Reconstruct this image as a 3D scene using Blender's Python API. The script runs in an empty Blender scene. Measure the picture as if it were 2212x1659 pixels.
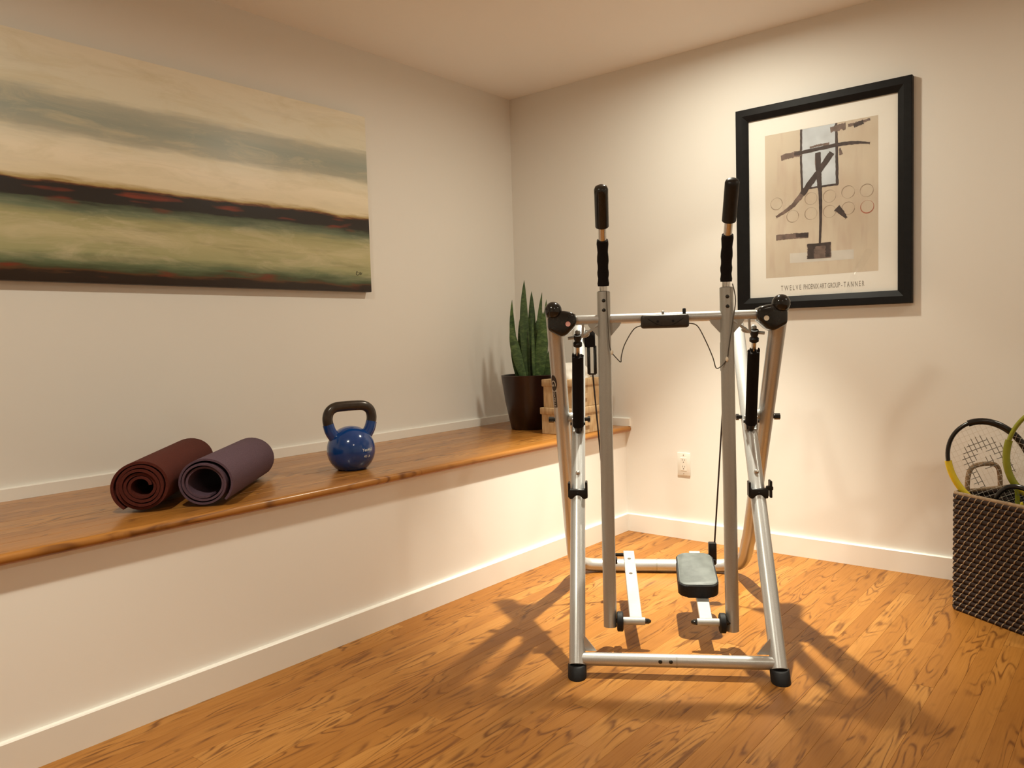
import bpy, bmesh, math, random
from mathutils import Vector, Matrix
random.seed(7)
S = bpy.context.scene
COL = S.collection
PI = math.pi

# ------------------------------------------------------------------ camera
CAM_POS = Vector((-3.6507, -2.9468, 1.0626))
YAW, PIT, ROL, FPX = 0.68597, -0.06016, -0.02850, 1703.34
fw = Vector((math.cos(YAW)*math.cos(PIT), math.sin(YAW)*math.cos(PIT), math.sin(PIT)))
rt = fw.cross(Vector((0, 0, 1))).normalized(); up = rt.cross(fw)
rt, up = rt*math.cos(ROL)+up*math.sin(ROL), up*math.cos(ROL)-rt*math.sin(ROL)
cd = bpy.data.cameras.new('camera'); cam = bpy.data.objects.new('camera', cd); COL.objects.link(cam)
cd.sensor_width = 36; cd.sensor_fit = 'HORIZONTAL'; cd.lens = 36*FPX/2212; cd.clip_start = 0.02
m = Matrix((rt, up, -fw)).transposed().to_4x4(); m.translation = CAM_POS
cam.matrix_world = m
S.camera = cam

# ------------------------------------------------------------------ world / exposure
w = bpy.data.worlds.new('world'); S.world = w; w.use_nodes = True
w.node_tree.nodes['Background'].inputs[0].default_value = (0.9, 0.8, 0.65, 1)
w.node_tree.nodes['Background'].inputs[1].default_value = 0.02
S.view_settings.view_transform = 'Standard'; S.view_settings.look = 'None'
S.view_settings.gamma = 1; S.view_settings.use_curve_mapping = False
S.view_settings.exposure = 0.18
LAMP_COL = (1.0, 0.955, 0.79)
BEAM_W, SPILL_W, LENS_E = 500.0, 14.0, 430.0
DIM = 0.45     # level of the two added fill lamps outside the view

# ------------------------------------------------------------------ material helpers
class NT:
    def __init__(s, name):
        s.m = bpy.data.materials.new(name); s.m.use_nodes = True
        s.t = s.m.node_tree; s.b = s.t.nodes['Principled BSDF']; s.out = s.t.nodes['Material Output']
    def n(s, typ, **kw):
        nd = s.t.nodes.new('ShaderNode'+typ)
        for k, v in kw.items():
            if k.startswith('_'): setattr(nd, k[1:], v)
        for k, v in kw.items():
            if not k.startswith('_'):
                key = int(k[1:]) if k[0] == 'i' and k[1:].isdigit() else k.replace('_', ' ')
                s.set(nd.inputs[key], v)
        return nd
    def set(s, inp, v):
        if isinstance(v, bpy.types.NodeSocket): s.t.links.new(v, inp)
        elif isinstance(v, bpy.types.Node): s.t.links.new(v.outputs[0], inp)
        else:
            if isinstance(v, tuple) and len(v) == 3 and inp.type == 'RGBA': v = (*v, 1)
            inp.default_value = v
    def p(s, **kw):
        for k, v in kw.items(): s.set(s.b.inputs[k.replace('_', ' ')], v)
        return s
    def math(s, op, a, b=0.0, c=0.0, clamp=False):
        nd = s.t.nodes.new('ShaderNodeMath'); nd.operation = op; nd.use_clamp = clamp
        s.set(nd.inputs[0], a); s.set(nd.inputs[1], b); s.set(nd.inputs[2], c); return nd.outputs[0]
    def mix(s, f, a, b, blend='MIX'):
        nd = s.t.nodes.new('ShaderNodeMix'); nd.data_type = 'RGBA'; nd.blend_type = blend
        s.set(nd.inputs[0], f)
        for i, v in ((6, a), (7, b)): s.set(nd.inputs[i], v)
        return nd.outputs[2]
    def ramp(s, f, stops, interp='LINEAR'):
        nd = s.t.nodes.new('ShaderNodeValToRGB'); cr = nd.color_ramp; cr.interpolation = interp
        while len(cr.elements) < len(stops): cr.elements.new(0.5)
        for e, (p_, c) in zip(cr.elements, stops):
            e.position = p_; e.color = (*c, 1) if len(c) == 3 else c
        s.set(nd.inputs[0], f); return nd.outputs[0]
    def noise(s, vec, scale, detail=2.0, rough=0.5, dist=0.0):
        nd = s.n('TexNoise', Vector=vec, Scale=scale, Detail=detail, Roughness=rough, Distortion=dist)
        return nd.outputs[0]
    def mapping(s, vec, scale=(1, 1, 1), loc=(0, 0, 0)):
        return s.n('Mapping', Vector=vec, Scale=scale, Location=loc).outputs[0]
    def pos(s): return s.n('NewGeometry').outputs['Position']
    def obj(s): return s.n('TexCoord').outputs['Object']
    def bump(s, h, strength=0.2, dist=0.01):
        nd = s.n('Bump', Strength=strength, Distance=dist, Height=h)
        s.t.links.new(nd.outputs[0], s.b.inputs['Normal']); return s

def simple(name, col, rough=0.5, metal=0.0, var=0.06, scale=40, bump=0.0, **kw):
    a = NT(name)
    nz = a.noise(a.obj(), scale, 3)
    lo = tuple(max(0, c*(1-var)) for c in col); hi = tuple(min(1, c*(1+var)) for c in col)
    a.p(Base_Color=a.ramp(nz, [(0.3, lo), (0.7, hi)]), Roughness=rough, Metallic=metal, **kw)
    if bump: a.bump(a.noise(a.obj(), scale*4, 2), bump, 0.002)
    return a.m

M = {}
def wall_mat(name, col):
    a = NT(name)
    nz = a.noise(a.pos(), 1.3, 3)
    a.p(Base_Color=a.ramp(nz, [(0.3, tuple(c*0.985 for c in col)), (0.7, col)]), Roughness=0.62)
    a.bump(a.noise(a.pos(), 260, 2), 0.05, 0.001)
    return a.m
M['wall'] = wall_mat('wall_paint', (0.83, 0.80, 0.745))
M['ceil'] = wall_mat('ceiling_paint', (0.95, 0.925, 0.89))
M['panel'] = wall_mat('bench_panel_paint', (0.91, 0.88, 0.83))
M['trim'] = simple('trim_paint', (0.88, 0.85, 0.79), 0.35, var=0.01, scale=3)

def oak(name, tint=1.0, rough=0.22, coat=0.3, spec=0.35):
    a = NT(name)
    rnd = a.n('ObjectInfo').outputs['Random']
    off = a.math('MULTIPLY', rnd, 61.7)
    comb = a.n('CombineXYZ', X=off, Y=a.math('MULTIPLY', rnd, 23.1), Z=a.math('MULTIPLY', rnd, 9.3)).outputs[0]
    v = a.n('VectorMath', _operation='ADD', i0=a.pos(), i1=comb).outputs[0]
    low = a.noise(a.mapping(v, (3.0, 17, 4)), 1.0, 1.0, 0.35, 0.5)
    rings = a.math('SINE', a.math('MULTIPLY', low, 50))
    line = a.math('POWER', a.math('MULTIPLY_ADD', rings, 0.5, 0.5), 4.0)
    patch = a.noise(a.mapping(v, (3.4, 13, 3), (5, 2, 1)), 1.0, 2)
    brk = a.noise(a.mapping(v, (16, 60, 10)), 1.0, 2)
    line = a.math('MULTIPLY', line, a.n('MapRange', Value=patch, i1=0.41, i2=0.57).outputs[0], clamp=True)
    line = a.math('MULTIPLY', line, a.n('MapRange', Value=brk, i1=0.28, i2=0.50).outputs[0], clamp=True)
    fib = a.noise(a.mapping(v, (7, 210, 40)), 1.0, 2, 0.6)
    base = a.ramp(a.math('ADD', a.math('MULTIPLY', rnd, 0.5), a.math('MULTIPLY', patch, 0.5)),
                  [(0.15, (0.36*tint, 0.135*tint, 0.022*tint)), (0.5, (0.46*tint, 0.188*tint, 0.035*tint)), (0.85, (0.57*tint, 0.262*tint, 0.062*tint))])
    fibc = a.mix(a.n('MapRange', Value=fib, i1=0.45, i2=0.75).outputs[0], base, (0.31*tint, 0.115*tint, 0.018*tint))
    fibm = a.mix(0.5, base, fibc)
    col = a.mix(a.math('MULTIPLY', line, 0.85), fibm, (0.15*tint, 0.046*tint, 0.007*tint))
    a.p(Base_Color=col, Roughness=a.math('MULTIPLY_ADD', fib, 0.15, rough), Coat_Weight=coat, Coat_Roughness=0.18, Specular_IOR_Level=spec)
    a.bump(a.math('ADD', line, fib), 0.05, 0.001)
    return a.m
M['oak'] = oak('oak_floor', 0.80, 0.36, 0.03, 0.20)
M['oak_bench'] = oak('oak_bench', 0.85, 0.26, 0.3)

def silver():
    a = NT('silver_paint')
    nz = a.noise(a.obj(), 500, 1)
    a.p(Base_Color=a.ramp(nz, [(0.3, (0.50, 0.50, 0.49)), (0.7, (0.58, 0.58, 0.57))]), Metallic=0.55, Roughness=0.34)
    return a.m
M['silver'] = silver()
M['arm_grey'] = simple('arm_grey_paint', (0.45, 0.435, 0.40), 0.36, 0.55, 0.04, 300)
M['alu'] = simple('pale_silver', (0.44, 0.44, 0.42), 0.4, 0.2, 0.03, 60)
M['steel'] = simple('bright_steel', (0.72, 0.70, 0.67), 0.22, 1.0, 0.03, 100)
M['black'] = simple('black_plastic', (0.014, 0.012, 0.011), 0.4, 0, 0.2, 80, Specular_IOR_Level=0.3)
M['gloss_black'] = simple('glossy_black_plastic', (0.014, 0.013, 0.012), 0.16, 0, 0.2, 60)
M['foam'] = simple('black_foam', (0.009, 0.006, 0.0055), 0.85, 0, 0.3, 400, 0.3, Specular_IOR_Level=0.15)
M['rubber'] = simple('black_rubber', (0.011, 0.011, 0.012), 0.6, 0, 0.2, 120, Specular_IOR_Level=0.25)
M['console'] = simple('console_plastic', (0.030, 0.022, 0.016), 0.4, 0, 0.2, 80)
M['pad'] = simple('grey_tread_pad', (0.105, 0.115, 0.108), 0.55, 0, 0.22, 28, 0.15)
M['white'] = simple('white_plastic', (0.80, 0.77, 0.70), 0.4, 0, 0.01, 20)
M['slot'] = simple('outlet_slot', (0.10, 0.07, 0.05), 0.6)
M['pink'] = simple('pink_sticker', (0.80, 0.42, 0.38), 0.5)
M['cream_dot'] = simple('cream_sticker', (0.85, 0.76, 0.62), 0.5)
M['decal'] = simple('decal_black', (0.02, 0.012, 0.01), 0.4)
M['decal_white'] = simple('decal_white', (0.75, 0.70, 0.62), 0.5)
M['maroon'] = simple('maroon_mat', (0.085, 0.017, 0.011), 0.8, 0, 0.18, 220, 0.4, Specular_IOR_Level=0.2)
M['purple'] = simple('purple_mat', (0.108, 0.062, 0.085), 0.75, 0, 0.15, 220, 0.4, Specular_IOR_Level=0.25)
M['blue'] = simple('blue_vinyl', (0.003, 0.046, 0.215), 0.14, 0, 0.08, 25, Coat_Weight=0.5)
M['iron'] = simple('dark_handle_paint', (0.048, 0.036, 0.028), 0.25, 0.3, 0.15, 60)
M['print'] = simple('kettlebell_print', (0.88, 0.92, 0.86), 0.5)
M['pot'] = simple('brown_glazed_pot', (0.020, 0.006, 0.0045), 0.28, 0, 0.25, 10)
M['soil'] = simple('soil', (0.035, 0.022, 0.012), 0.9, 0, 0.4, 60, 0.6)
M['towel'] = simple('white_towel', (0.84, 0.80, 0.73), 0.9, 0, 0.04, 120, 0.5)
M['frame'] = simple('black_frame', (0.006, 0.0055, 0.0055), 0.5, 0, 0.2, 30, Specular_IOR_Level=0.18)
M['paper'] = simple('poster_paper', (0.91, 0.885, 0.82), 0.6, 0, 0.012, 4)
M['ink'] = simple('poster_ink', (0.045, 0.028, 0.026), 0.6, 0, 0.5, 60)
M['ink_soft'] = simple('poster_ink_soft', (0.17, 0.115, 0.095), 0.6, 0, 0.35, 40)
M['ink_text'] = simple('poster_text_ink', (0.22, 0.185, 0.15), 0.6)
M['pale_blue'] = simple('poster_pale_blue', (0.60, 0.65, 0.70), 0.6, 0, 0.13, 14)
M['pale_strip'] = simple('poster_pale_strip', (0.66, 0.62, 0.56), 0.6, 0, 0.06, 20)
M['ring_ink'] = simple('poster_ring_ink', (0.38, 0.29, 0.21), 0.6, 0, 0.2, 30)
M['ring_red'] = simple('poster_ring_red', (0.46, 0.16, 0.10), 0.6, 0, 0.2, 30)
M['yellow'] = simple('racket_yellow', (0.72, 0.56, 0.03), 0.25)
M['lime'] = simple('racket_lime', (0.26, 0.27, 0.02), 0.25)
M['racket_black'] = simple('racket_black', (0.012, 0.010, 0.009), 0.2)
M['string'] = simple('racket_string', (0.72, 0.65, 0.55), 0.5)
M['string_ink'] = simple('racket_string_ink', (0.20, 0.18, 0.15), 0.6)
M['string_dark'] = simple('racket_dark_string', (0.10, 0.11, 0.08), 0.5)
M['coil'] = simple('dark_basket_coil', (0.020, 0.008, 0.005), 0.8, 0, 0.4, 90, 0.3)
M['stitch'] = simple('pale_basket_stitch', (0.30, 0.205, 0.120), 0.8, 0, 0.25, 90)
M['rope'] = simple('tan_rope', (0.26, 0.165, 0.09), 0.85, 0, 0.3, 120, 0.5)
M['wire'] = simple('grey_wire', (0.10, 0.085, 0.065), 0.5)
M['cord'] = simple('black_cord', (0.03, 0.016, 0.012), 0.6)
M['ring'] = simple('downlight_trim', (0.80, 0.77, 0.72), 0.4, 0, 0.01, 20)

def mat_leaf():
    a = NT('snake_leaf')
    o = a.obj()
    band = a.noise(a.mapping(o, (26, 26, 60)), 1.0, 3, 0.6, 0.8)
    rnd = a.n('ObjectInfo').outputs['Random']
    c = a.ramp(band, [(0.32, (0.020, 0.044, 0.012)), (0.5, (0.045, 0.090, 0.022)), (0.68, (0.115, 0.175, 0.050))])
    c = a.mix(a.math('MULTIPLY', rnd, 0.5), c, (0.022, 0.042, 0.014))
    a.p(Base_Color=c, Roughness=0.45); return a.m
M['leaf'] = mat_leaf()

def mat_woodbox():
    a = NT('woven_tan_box')
    o = a.obj()
    g = a.noise(a.mapping(o, (60, 60, 10)), 1.0, 3, 0.6)
    v = a.noise(o, 9, 2)
    c = a.ramp(g, [(0.3, (0.36, 0.225, 0.105)), (0.55, (0.52, 0.355, 0.19)), (0.8, (0.60, 0.44, 0.26))])
    c = a.mix(a.n('MapRange', Value=v, i1=0.56, i2=0.74).outputs[0], c, (0.40, 0.22, 0.075))
    a.p(Base_Color=c, Roughness=0.7); a.bump(g, 0.3, 0.003); return a.m
M['box'] = mat_woodbox()

def mat_poster_art():
    a = NT('poster_art_ground')
    o = a.obj()
    n1 = a.noise(a.mapping(o, (5, 5, 3)), 1.0, 3)
    n2 = a.noise(a.mapping(o, (30, 30, 6), (3, 1, 2)), 1.0, 2)
    c = a.ramp(n1, [(0.3, (0.60, 0.49, 0.37)), (0.5, (0.65, 0.56, 0.44)), (0.7, (0.70, 0.60, 0.47))])
    c = a.mix(a.n('MapRange', Value=n2, i1=0.5, i2=0.9).outputs[0], c, (0.55, 0.42, 0.33))
    a.p(Base_Color=c, Roughness=0.6); return a.m
M['art'] = mat_poster_art()

def mat_canvas():
    # abstract landscape: horizontal bands; object z = 0..0.82 up the canvas, x along it
    a = NT('canvas_painting')
    o = a.obj()
    sx = a.n('SeparateXYZ', Vector=o)
    big = a.noise(a.mapping(o, (0.9, 1, 2.5)), 1.0, 3, 0.55)
    streak = a.noise(a.mapping(o, (5, 5, 34)), 1.0, 4, 0.6)
    fine = a.noise(a.mapping(o, (2.5, 2, 60), (4, 0, 1)), 1.0, 3, 0.65)
    t = a.math('DIVIDE', sx.outputs[2], 0.8214)
    t = a.math('ADD', t, a.math('MULTIPLY', a.math('SUBTRACT', big, 0.5), 0.055))
    t = a.math('ADD', t, a.math('MULTIPLY', a.math('SUBTRACT', streak, 0.5), 0.060))
    t = a.math('ADD', t, a.math('MULTIPLY', a.math('SUBTRACT', fine, 0.5), 0.02))
    stops = [(0.000, (0.014, 0.007, 0.004)), (0.036, (0.020, 0.010, 0.005)), (0.046, (0.10, 0.040, 0.012)), (0.058, (0.055, 0.070, 0.030)),
             (0.09, (0.14, 0.185, 0.095)), (0.13, (0.40, 0.40, 0.21)), (0.21, (0.52, 0.48, 0.26)), (0.275, (0.40, 0.38, 0.19)),
             (0.31, (0.16, 0.20, 0.12)), (0.345, (0.050, 0.062, 0.036)), (0.352, (0.016, 0.010, 0.007)), (0.408, (0.012, 0.006, 0.004)),
             (0.414, (0.16, 0.050, 0.012)), (0.424, (0.46, 0.33, 0.12)), (0.445, (0.80, 0.70, 0.50)), (0.54, (0.90, 0.80, 0.62)),
             (0.60, (0.80, 0.74, 0.58)), (0.635, (0.44, 0.43, 0.34)), (0.70, (0.34, 0.375, 0.325)), (0.765, (0.47, 0.47, 0.385)), (0.80, (0.80, 0.76, 0.61)), (1.0, (0.88, 0.80, 0.64))]
    c = a.ramp(t, stops[:22])
    # paint smears inside each zone (kept off the dark bands)
    light = a.math('MULTIPLY', a.n('MapRange', Value=a.math('ABSOLUTE', a.math('SUBTRACT', t, 0.38)), i1=0.05, i2=0.09).outputs[0],
                   a.n('MapRange', Value=t, i1=0.07, i2=0.12).outputs[0])
    sm = a.noise(a.mapping(o, (3.5, 3, 14), (7, 0, 3)), 1.0, 5, 0.65, 0.7)
    sm2 = a.noise(a.mapping(o, (2.2, 2, 22), (2, 0, 8)), 1.0, 4, 0.6, 0.4)
    c = a.mix(a.math('MULTIPLY', a.math('MULTIPLY', a.n('MapRange', Value=sm, i1=0.48, i2=0.68).outputs[0], 0.55), light), c, (0.70, 0.62, 0.42))
    dk = a.math('MULTIPLY', a.math('MULTIPLY', a.n('MapRange', Value=sm2, i1=0.48, i2=0.30).outputs[0], 0.42), light)
    low_zone = a.n('MapRange', Value=t, i1=0.40, i2=0.36).outputs[0]
    c = a.mix(a.math('MULTIPLY', dk, low_zone), c, (0.20, 0.185, 0.065))
    c = a.mix(a.math('MULTIPLY', dk, 0.35), c, (0.40, 0.36, 0.27))
    # red smears near the dark horizon and the foot of the canvas
    rd = a.noise(a.mapping(o, (4.5, 4, 26), (1.7, 0, 9)), 1.0, 2, 0.5)
    near = a.math('MAXIMUM', a.n('MapRange', Value=a.math('ABSOLUTE', a.math('SUBTRACT', t, 0.372)), i1=0.045, i2=0.02).outputs[0],
                  a.n('MapRange', Value=a.math('ABSOLUTE', a.math('SUBTRACT', t, 0.05)), i1=0.03, i2=0.01).outputs[0])
    c = a.mix(a.math('MULTIPLY', a.n('MapRange', Value=rd, i1=0.56, i2=0.68).outputs[0], near), c, (0.20, 0.030, 0.010))
    a.p(Base_Color=c, Roughness=0.42); a.bump(a.math('ADD', streak, sm), 0.12, 0.004)
    return a.m
M['canvas'] = mat_canvas()

def mat_glass():
    a = NT('picture_glass')
    tr = a.n('BsdfTransparent'); gl = a.n('BsdfGlossy', Roughness=0.02)
    g = a.n('NewGeometry'); dt = a.n('VectorMath', _operation='DOT_PRODUCT', i0=g.outputs['Incoming'], i1=g.outputs['Normal']).outputs['Value']
    fr = a.math('MULTIPLY_ADD', a.math('POWER', a.math('SUBTRACT', 1.0, a.math('ABSOLUTE', dt)), 5.0), 0.96, 0.035)
    mx = a.t.nodes.new('ShaderNodeMixShader')
    a.set(mx.inputs[0], fr); a.t.links.new(tr.outputs[0], mx.inputs[1]); a.t.links.new(gl.outputs[0], mx.inputs[2])
    a.t.links.new(mx.outputs[0], a.out.inputs[0]); return a.m
M['glass'] = mat_glass()
def mat_lens(name, k):
    a = NT(name)
    a.p(Base_Color=(0.9, 0.88, 0.82), Emission_Color=LAMP_COL, Emission_Strength=LENS_E*k); return a.m
M['lens'] = mat_lens('lamp_lens', 0.88)
M['lens_strong'] = mat_lens('strong_lamp_lens', 1.15)
M['lens_fill'] = mat_lens('fill_lamp_lens', DIM)  # lens glow of the two added fill lamps

# ------------------------------------------------------------------ mesh helpers
def obj(name, bm, mat, parent=None, smooth=35, loc=None):
    bmesh.ops.recalc_face_normals(bm, faces=bm.faces)
    me = bpy.data.meshes.new(name); bm.to_mesh(me); bm.free()
    if smooth: 
        me.shade_smooth(); me.set_sharp_from_angle(angle=math.radians(smooth))
    me.materials.append(M[mat])
    o = bpy.data.objects.new(name, me); COL.objects.link(o)
    if parent: o.parent = parent
    if loc: o.location = loc
    return o
def B(): return bmesh.new()
def box(bm, c, s, bev=0.0, seg=2, rot=None):
    r = bmesh.ops.create_cube(bm, size=1.0); vs = r['verts']
    bmesh.ops.scale(bm, vec=Vector(s), verts=vs)
    if bev:
        es = list({e for v in vs for e in v.link_edges})
        rr = bmesh.ops.bevel(bm, geom=es, offset=bev, segments=seg, profile=0.5, affect='EDGES')
        vs = list({v for f in rr['faces'] for v in f.verts} | {v for v in vs if v.is_valid})
    if rot is not None: bmesh.ops.rotate(bm, cent=(0, 0, 0), matrix=rot, verts=vs)
    bmesh.ops.translate(bm, vec=Vector(c), verts=vs)
    return bm
def bxmm(bm, a, b, bev=0.0, seg=2):
    a, b = Vector(a), Vector(b)
    return box(bm, (a+b)/2, [abs(x) for x in (b-a)], bev, seg)
def catmull(pts, n=6):
    P = [Vector(p) for p in pts]; out = []
    for i in range(len(P)-1):
        p0 = P[max(i-1, 0)]; p1 = P[i]; p2 = P[i+1]; p3 = P[min(i+2, len(P)-1)]
        for k in range(n):
            t = k/n
            out.append(0.5*((2*p1)+(p2-p0)*t+(2*p0-5*p1+4*p2-p3)*t*t+(3*p1-p0-3*p2+p3)*t**3))
    out.append(P[-1]); return out
def tube(bm, pts, r, seg=16, cap=True, closed=False, dome=False, sq=None):
    P = [Vector(p) for p in pts]; n = len(P)
    R = r if isinstance(r, (list, tuple)) else [r]*n
    T = []
    for i in range(n):
        a = P[(i-1) % n] if (closed or i > 0) else P[i]; b = P[(i+1) % n] if (closed or i < n-1) else P[i]
        T.append((b-a).normalized())
    ref = Vector((0, 0, 1)) if abs(T[0].z) < 0.9 else Vector((1, 0, 0))
    nrm = (ref-T[0]*ref.dot(T[0])).normalized(); rings = []
    for i in range(n):
        nrm = (nrm-T[i]*nrm.dot(T[i])).normalized(); bn = T[i].cross(nrm)
        ring = []
        for k in range(seg):
            a = 2*PI*k/seg; ca, sa = math.cos(a), math.sin(a)
            if sq: ca *= sq[0]; sa *= sq[1]
            ring.append(bm.verts.new(P[i]+(nrm*ca+bn*sa)*R[i]))
        rings.append(ring)
    for i in range(n if closed else n-1):
        A, Bv = rings[i], rings[(i+1) % n]
        for k in range(seg): bm.faces.new((A[k], A[(k+1) % seg], Bv[(k+1) % seg], Bv[k]))
    if cap and not closed:
        bm.faces.new(rings[0][::-1]); bm.faces.new(rings[-1])
    return bm
def lathe(bm, prof, seg=32, c=(0, 0, 0), cap=True):
    c = Vector(c); rings = []
    for r, z in prof:
        rings.append([bm.verts.new(c+Vector((r*math.cos(2*PI*k/seg), r*math.sin(2*PI*k/seg), z))) for k in range(seg)] if r > 1e-6 else [bm.verts.new(c+Vector((0, 0, z)))])
    for A, Bv in zip(rings, rings[1:]):
        for k in range(seg):
            k2 = (k+1) % seg
            if len(A) == 1 and len(Bv) == 1: continue
            if len(A) == 1: bm.faces.new((A[0], Bv[k], Bv[k2]))
            elif len(Bv) == 1: bm.faces.new((A[k], Bv[0], A[k2]))
            else: bm.faces.new((A[k], A[k2], Bv[k2], Bv[k]))
    if cap:
        for rr in (rings[0], rings[-1]):
            if len(rr) > 2: bm.faces.new(rr)
    return bm
def prism(bm, poly, axis, a, b, bev=0.0, seg=2):
    """extrude a 2-D polygon; axis 1: poly is (x,z) extruded in y from a to b; axis 0: (y,z); axis 2: (x,y)"""
    def mk(p, t):
        return Vector((p[0], t, p[1])) if axis == 1 else Vector((t, p[0], p[1])) if axis == 0 else Vector((p[0], p[1], t))
    A = [bm.verts.new(mk(p, a)) for p in poly]; C = [bm.verts.new(mk(p, b)) for p in poly]
    n = len(poly); fs = [bm.faces.new(A), bm.faces.new(C[::-1])]
    for i in range(n): fs.append(bm.faces.new((A[i], C[i], C[(i+1) % n], A[(i+1) % n])))
    if bev:
        es = list({e for f in fs for e in f.edges})
        bmesh.ops.bevel(bm, geom=es, offset=bev, segments=seg, profile=0.5, affect='EDGES')
    return bm
def sphere(bm, c, r, u=20, v=12, sc=(1, 1, 1)):
    rr = bmesh.ops.create_uvsphere(bm, u_segments=u, v_segments=v, radius=r)
    bmesh.ops.scale(bm, vec=Vector(sc), verts=rr['verts']); bmesh.ops.translate(bm, vec=Vector(c), verts=rr['verts']); return bm
def rot_to(d): return Vector((0, 0, 1)).rotation_difference(Vector(d).normalized()).to_matrix()
def cyl(bm, a, b, r, seg=16): return tube(bm, [a, b], r, seg)

def thing(name, label, cat, loc=(0, 0, 0), rz=0.0, group=None):
    o = bpy.data.objects.new(name, None); COL.objects.link(o); o.empty_display_size = 0.1
    o.location = loc; o.rotation_euler = (0, 0, rz); return tag(o, label, cat, group)
def tag(o, label, cat, group=None):
    o['label'] = label; o['category'] = cat
    if group: o['group'] = group
    return o
def struct(o): o['kind'] = 'structure'; return o
def stuff(o): o['kind'] = 'stuff'; return o
def text2d(s, size):
    """flat glyph outlines: list of 2-D verts, faces, width"""
    cu = bpy.data.curves.new('t', 'FONT'); cu.body = s; cu.size = size; cu.resolution_u = 3
    o = bpy.data.objects.new('t', cu); COL.objects.link(o)
    dg = bpy.context.evaluated_depsgraph_get(); dg.update()
    me = bpy.data.meshes.new_from_object(o.evaluated_get(dg))
    V = [tuple(v.co) for v in me.vertices]; F = [tuple(p.vertices) for p in me.polygons]
    bpy.data.objects.remove(o); bpy.data.curves.remove(cu); bpy.data.meshes.remove(me)
    xs = [v[0] for v in V]; x0 = min(xs)
    V = [(v[0]-x0, v[1]) for v in V]
    return V, F, max(xs)-x0
def text_obj(name, s, size, fn, mat, parent, width=None):
    V, F, wd = text2d(s, size); k = (width/wd) if width else 1.0
    bm = B(); vs = [bm.verts.new(fn(x*k, y)) for x, y in V]
    for f in F:
        try: bm.faces.new([vs[i] for i in f])
        except ValueError: pass
    me = bpy.data.meshes.new(name); bm.to_mesh(me); bm.free(); me.materials.append(M[mat])
    o = bpy.data.objects.new(name, me); COL.objects.link(o); o.parent = parent; return o

# ------------------------------------------------------------------ room shell
CE = 2.44; X0, Y0 = -5.2, -4.6; T = 0.12
BH, BD, FACE = 0.5667, 0.774, 0.7398      # bench height, depth to nosing, depth to panel
fl = struct(obj('floor', bxmm(B(), (X0-T, Y0-T, -0.12), (T, T, -0.018)), 'oak', smooth=0))
struct(obj('ceiling', bxmm(B(), (X0-T, Y0-T, CE), (T, T, CE+0.1)), 'ceil', smooth=0))
struct(obj('wall_left', bxmm(B(), (X0-T, 0, 0), (T, T, CE)), 'wall', smooth=0))
struct(obj('wall_right', bxmm(B(), (0, Y0-T, 0), (T, 0, CE)), 'wall', smooth=0))
struct(obj('wall_back', bxmm(B(), (X0-T, Y0-T, 0), (0, Y0, CE)), 'wall', smooth=0))
struct(obj('wall_near', bxmm(B(), (X0-T, Y0, 0), (X0, 0, CE)), 'wall', smooth=0))

# strip-oak floor: every strip a child of the floor
PW = 0.0572
def plank_mesh(name, mat, width=PW, th=0.018, ch=0.0005):
    bm = B(); h = width/2-0.00012
    prof = [(-h, -th), (h, -th), (h, -ch), (h-ch, 0), (-h+ch, 0), (-h, -ch)]
    prism(bm, prof, 0, 0.0, 1.0)
    bmesh.ops.recalc_face_normals(bm, faces=bm.faces)
    me = bpy.data.meshes.new(name); bm.to_mesh(me); bm.free(); me.materials.append(M[mat]); return me
pm = plank_mesh('plank', 'oak')
def lay(me, parent, name, ya, rows, xa, xb, z, lmin, lmax, pw=PW):
    for r in range(rows):
        y = ya-pw*(r+0.5); x = xa-random.uniform(0, lmax*0.8)
        while x < xb-0.02:
            L = random.uniform(lmin, lmax); a = max(x, xa); b = min(x+L, xb)
            if xb-b < 0.15: b = xb
            if b-a > 0.05:
                o = bpy.data.objects.new(name, me); COL.objects.link(o); o.parent = parent
                o.location = (a, y, z+random.uniform(-0.00025, 0.00025)); o.scale = (b-a-0.0004, 1, 1)
            x = b if b == xb else x+L
lay(pm, fl, 'plank', -0.742, 40, X0, -0.002, 0.0, 0.7, 1.75)
bm = B(); y = -0.742-40*PW
while y > Y0:
    x = X0-random.uniform(0, 1)
    while x < -0.01:
        L = random.uniform(0.7, 1.7); a, b = max(x, X0), min(x+L, -0.002)
        if b-a > 0.03: bxmm(bm, (a, max(y-PW+0.0005, Y0), -0.018), (b-0.0004, y, 0))
        x += L
    y -= PW
stuff(obj('plank_field', bm, 'oak', fl, smooth=0))

# baseboards / trim
def skirting(name, a, b, inward, z0, h, th=0.0163, bev=0.0035):
    """a,b: wall-line endpoints (x,y); inward: unit vector into the room"""
    a, b, iv = Vector((*a, 0)), Vector((*b, 0)), Vector((*inward, 0))
    bm = B(); prof = [(0, 0), (th, 0), (th, h-bev), (th-bev, h), (0, h)]
    A = [bm.verts.new(a+iv*p+Vector((0, 0, z0+z))) for p, z in prof]; C = [bm.verts.new(b+iv*p+Vector((0, 0, z0+z))) for p, z in prof]
    bm.faces.new(A); bm.faces.new(C[::-1])
    for i in range(5): bm.faces.new((A[i], C[i], C[(i+1) % 5], A[(i+1) % 5]))
    return struct(obj(name, bm, 'trim', smooth=0))
skirting('baseboard_front', (X0, -FACE), (0, -FACE), (0, -1), 0.0, 0.0937)
skirting('baseboard_right', (0, Y0), (0, -FACE-0.0163), (-1, 0), 0.0, 0.0937)
skirting('baseboard_left', (X0, 0), (0, 0), (0, -1), BH, 0.043, 0.015, 0.003)
skirting('trim_1', (0, -0.772), (0, -0.015), (-1, 0), BH, 0.043, 0.014, 0.003)

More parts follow.
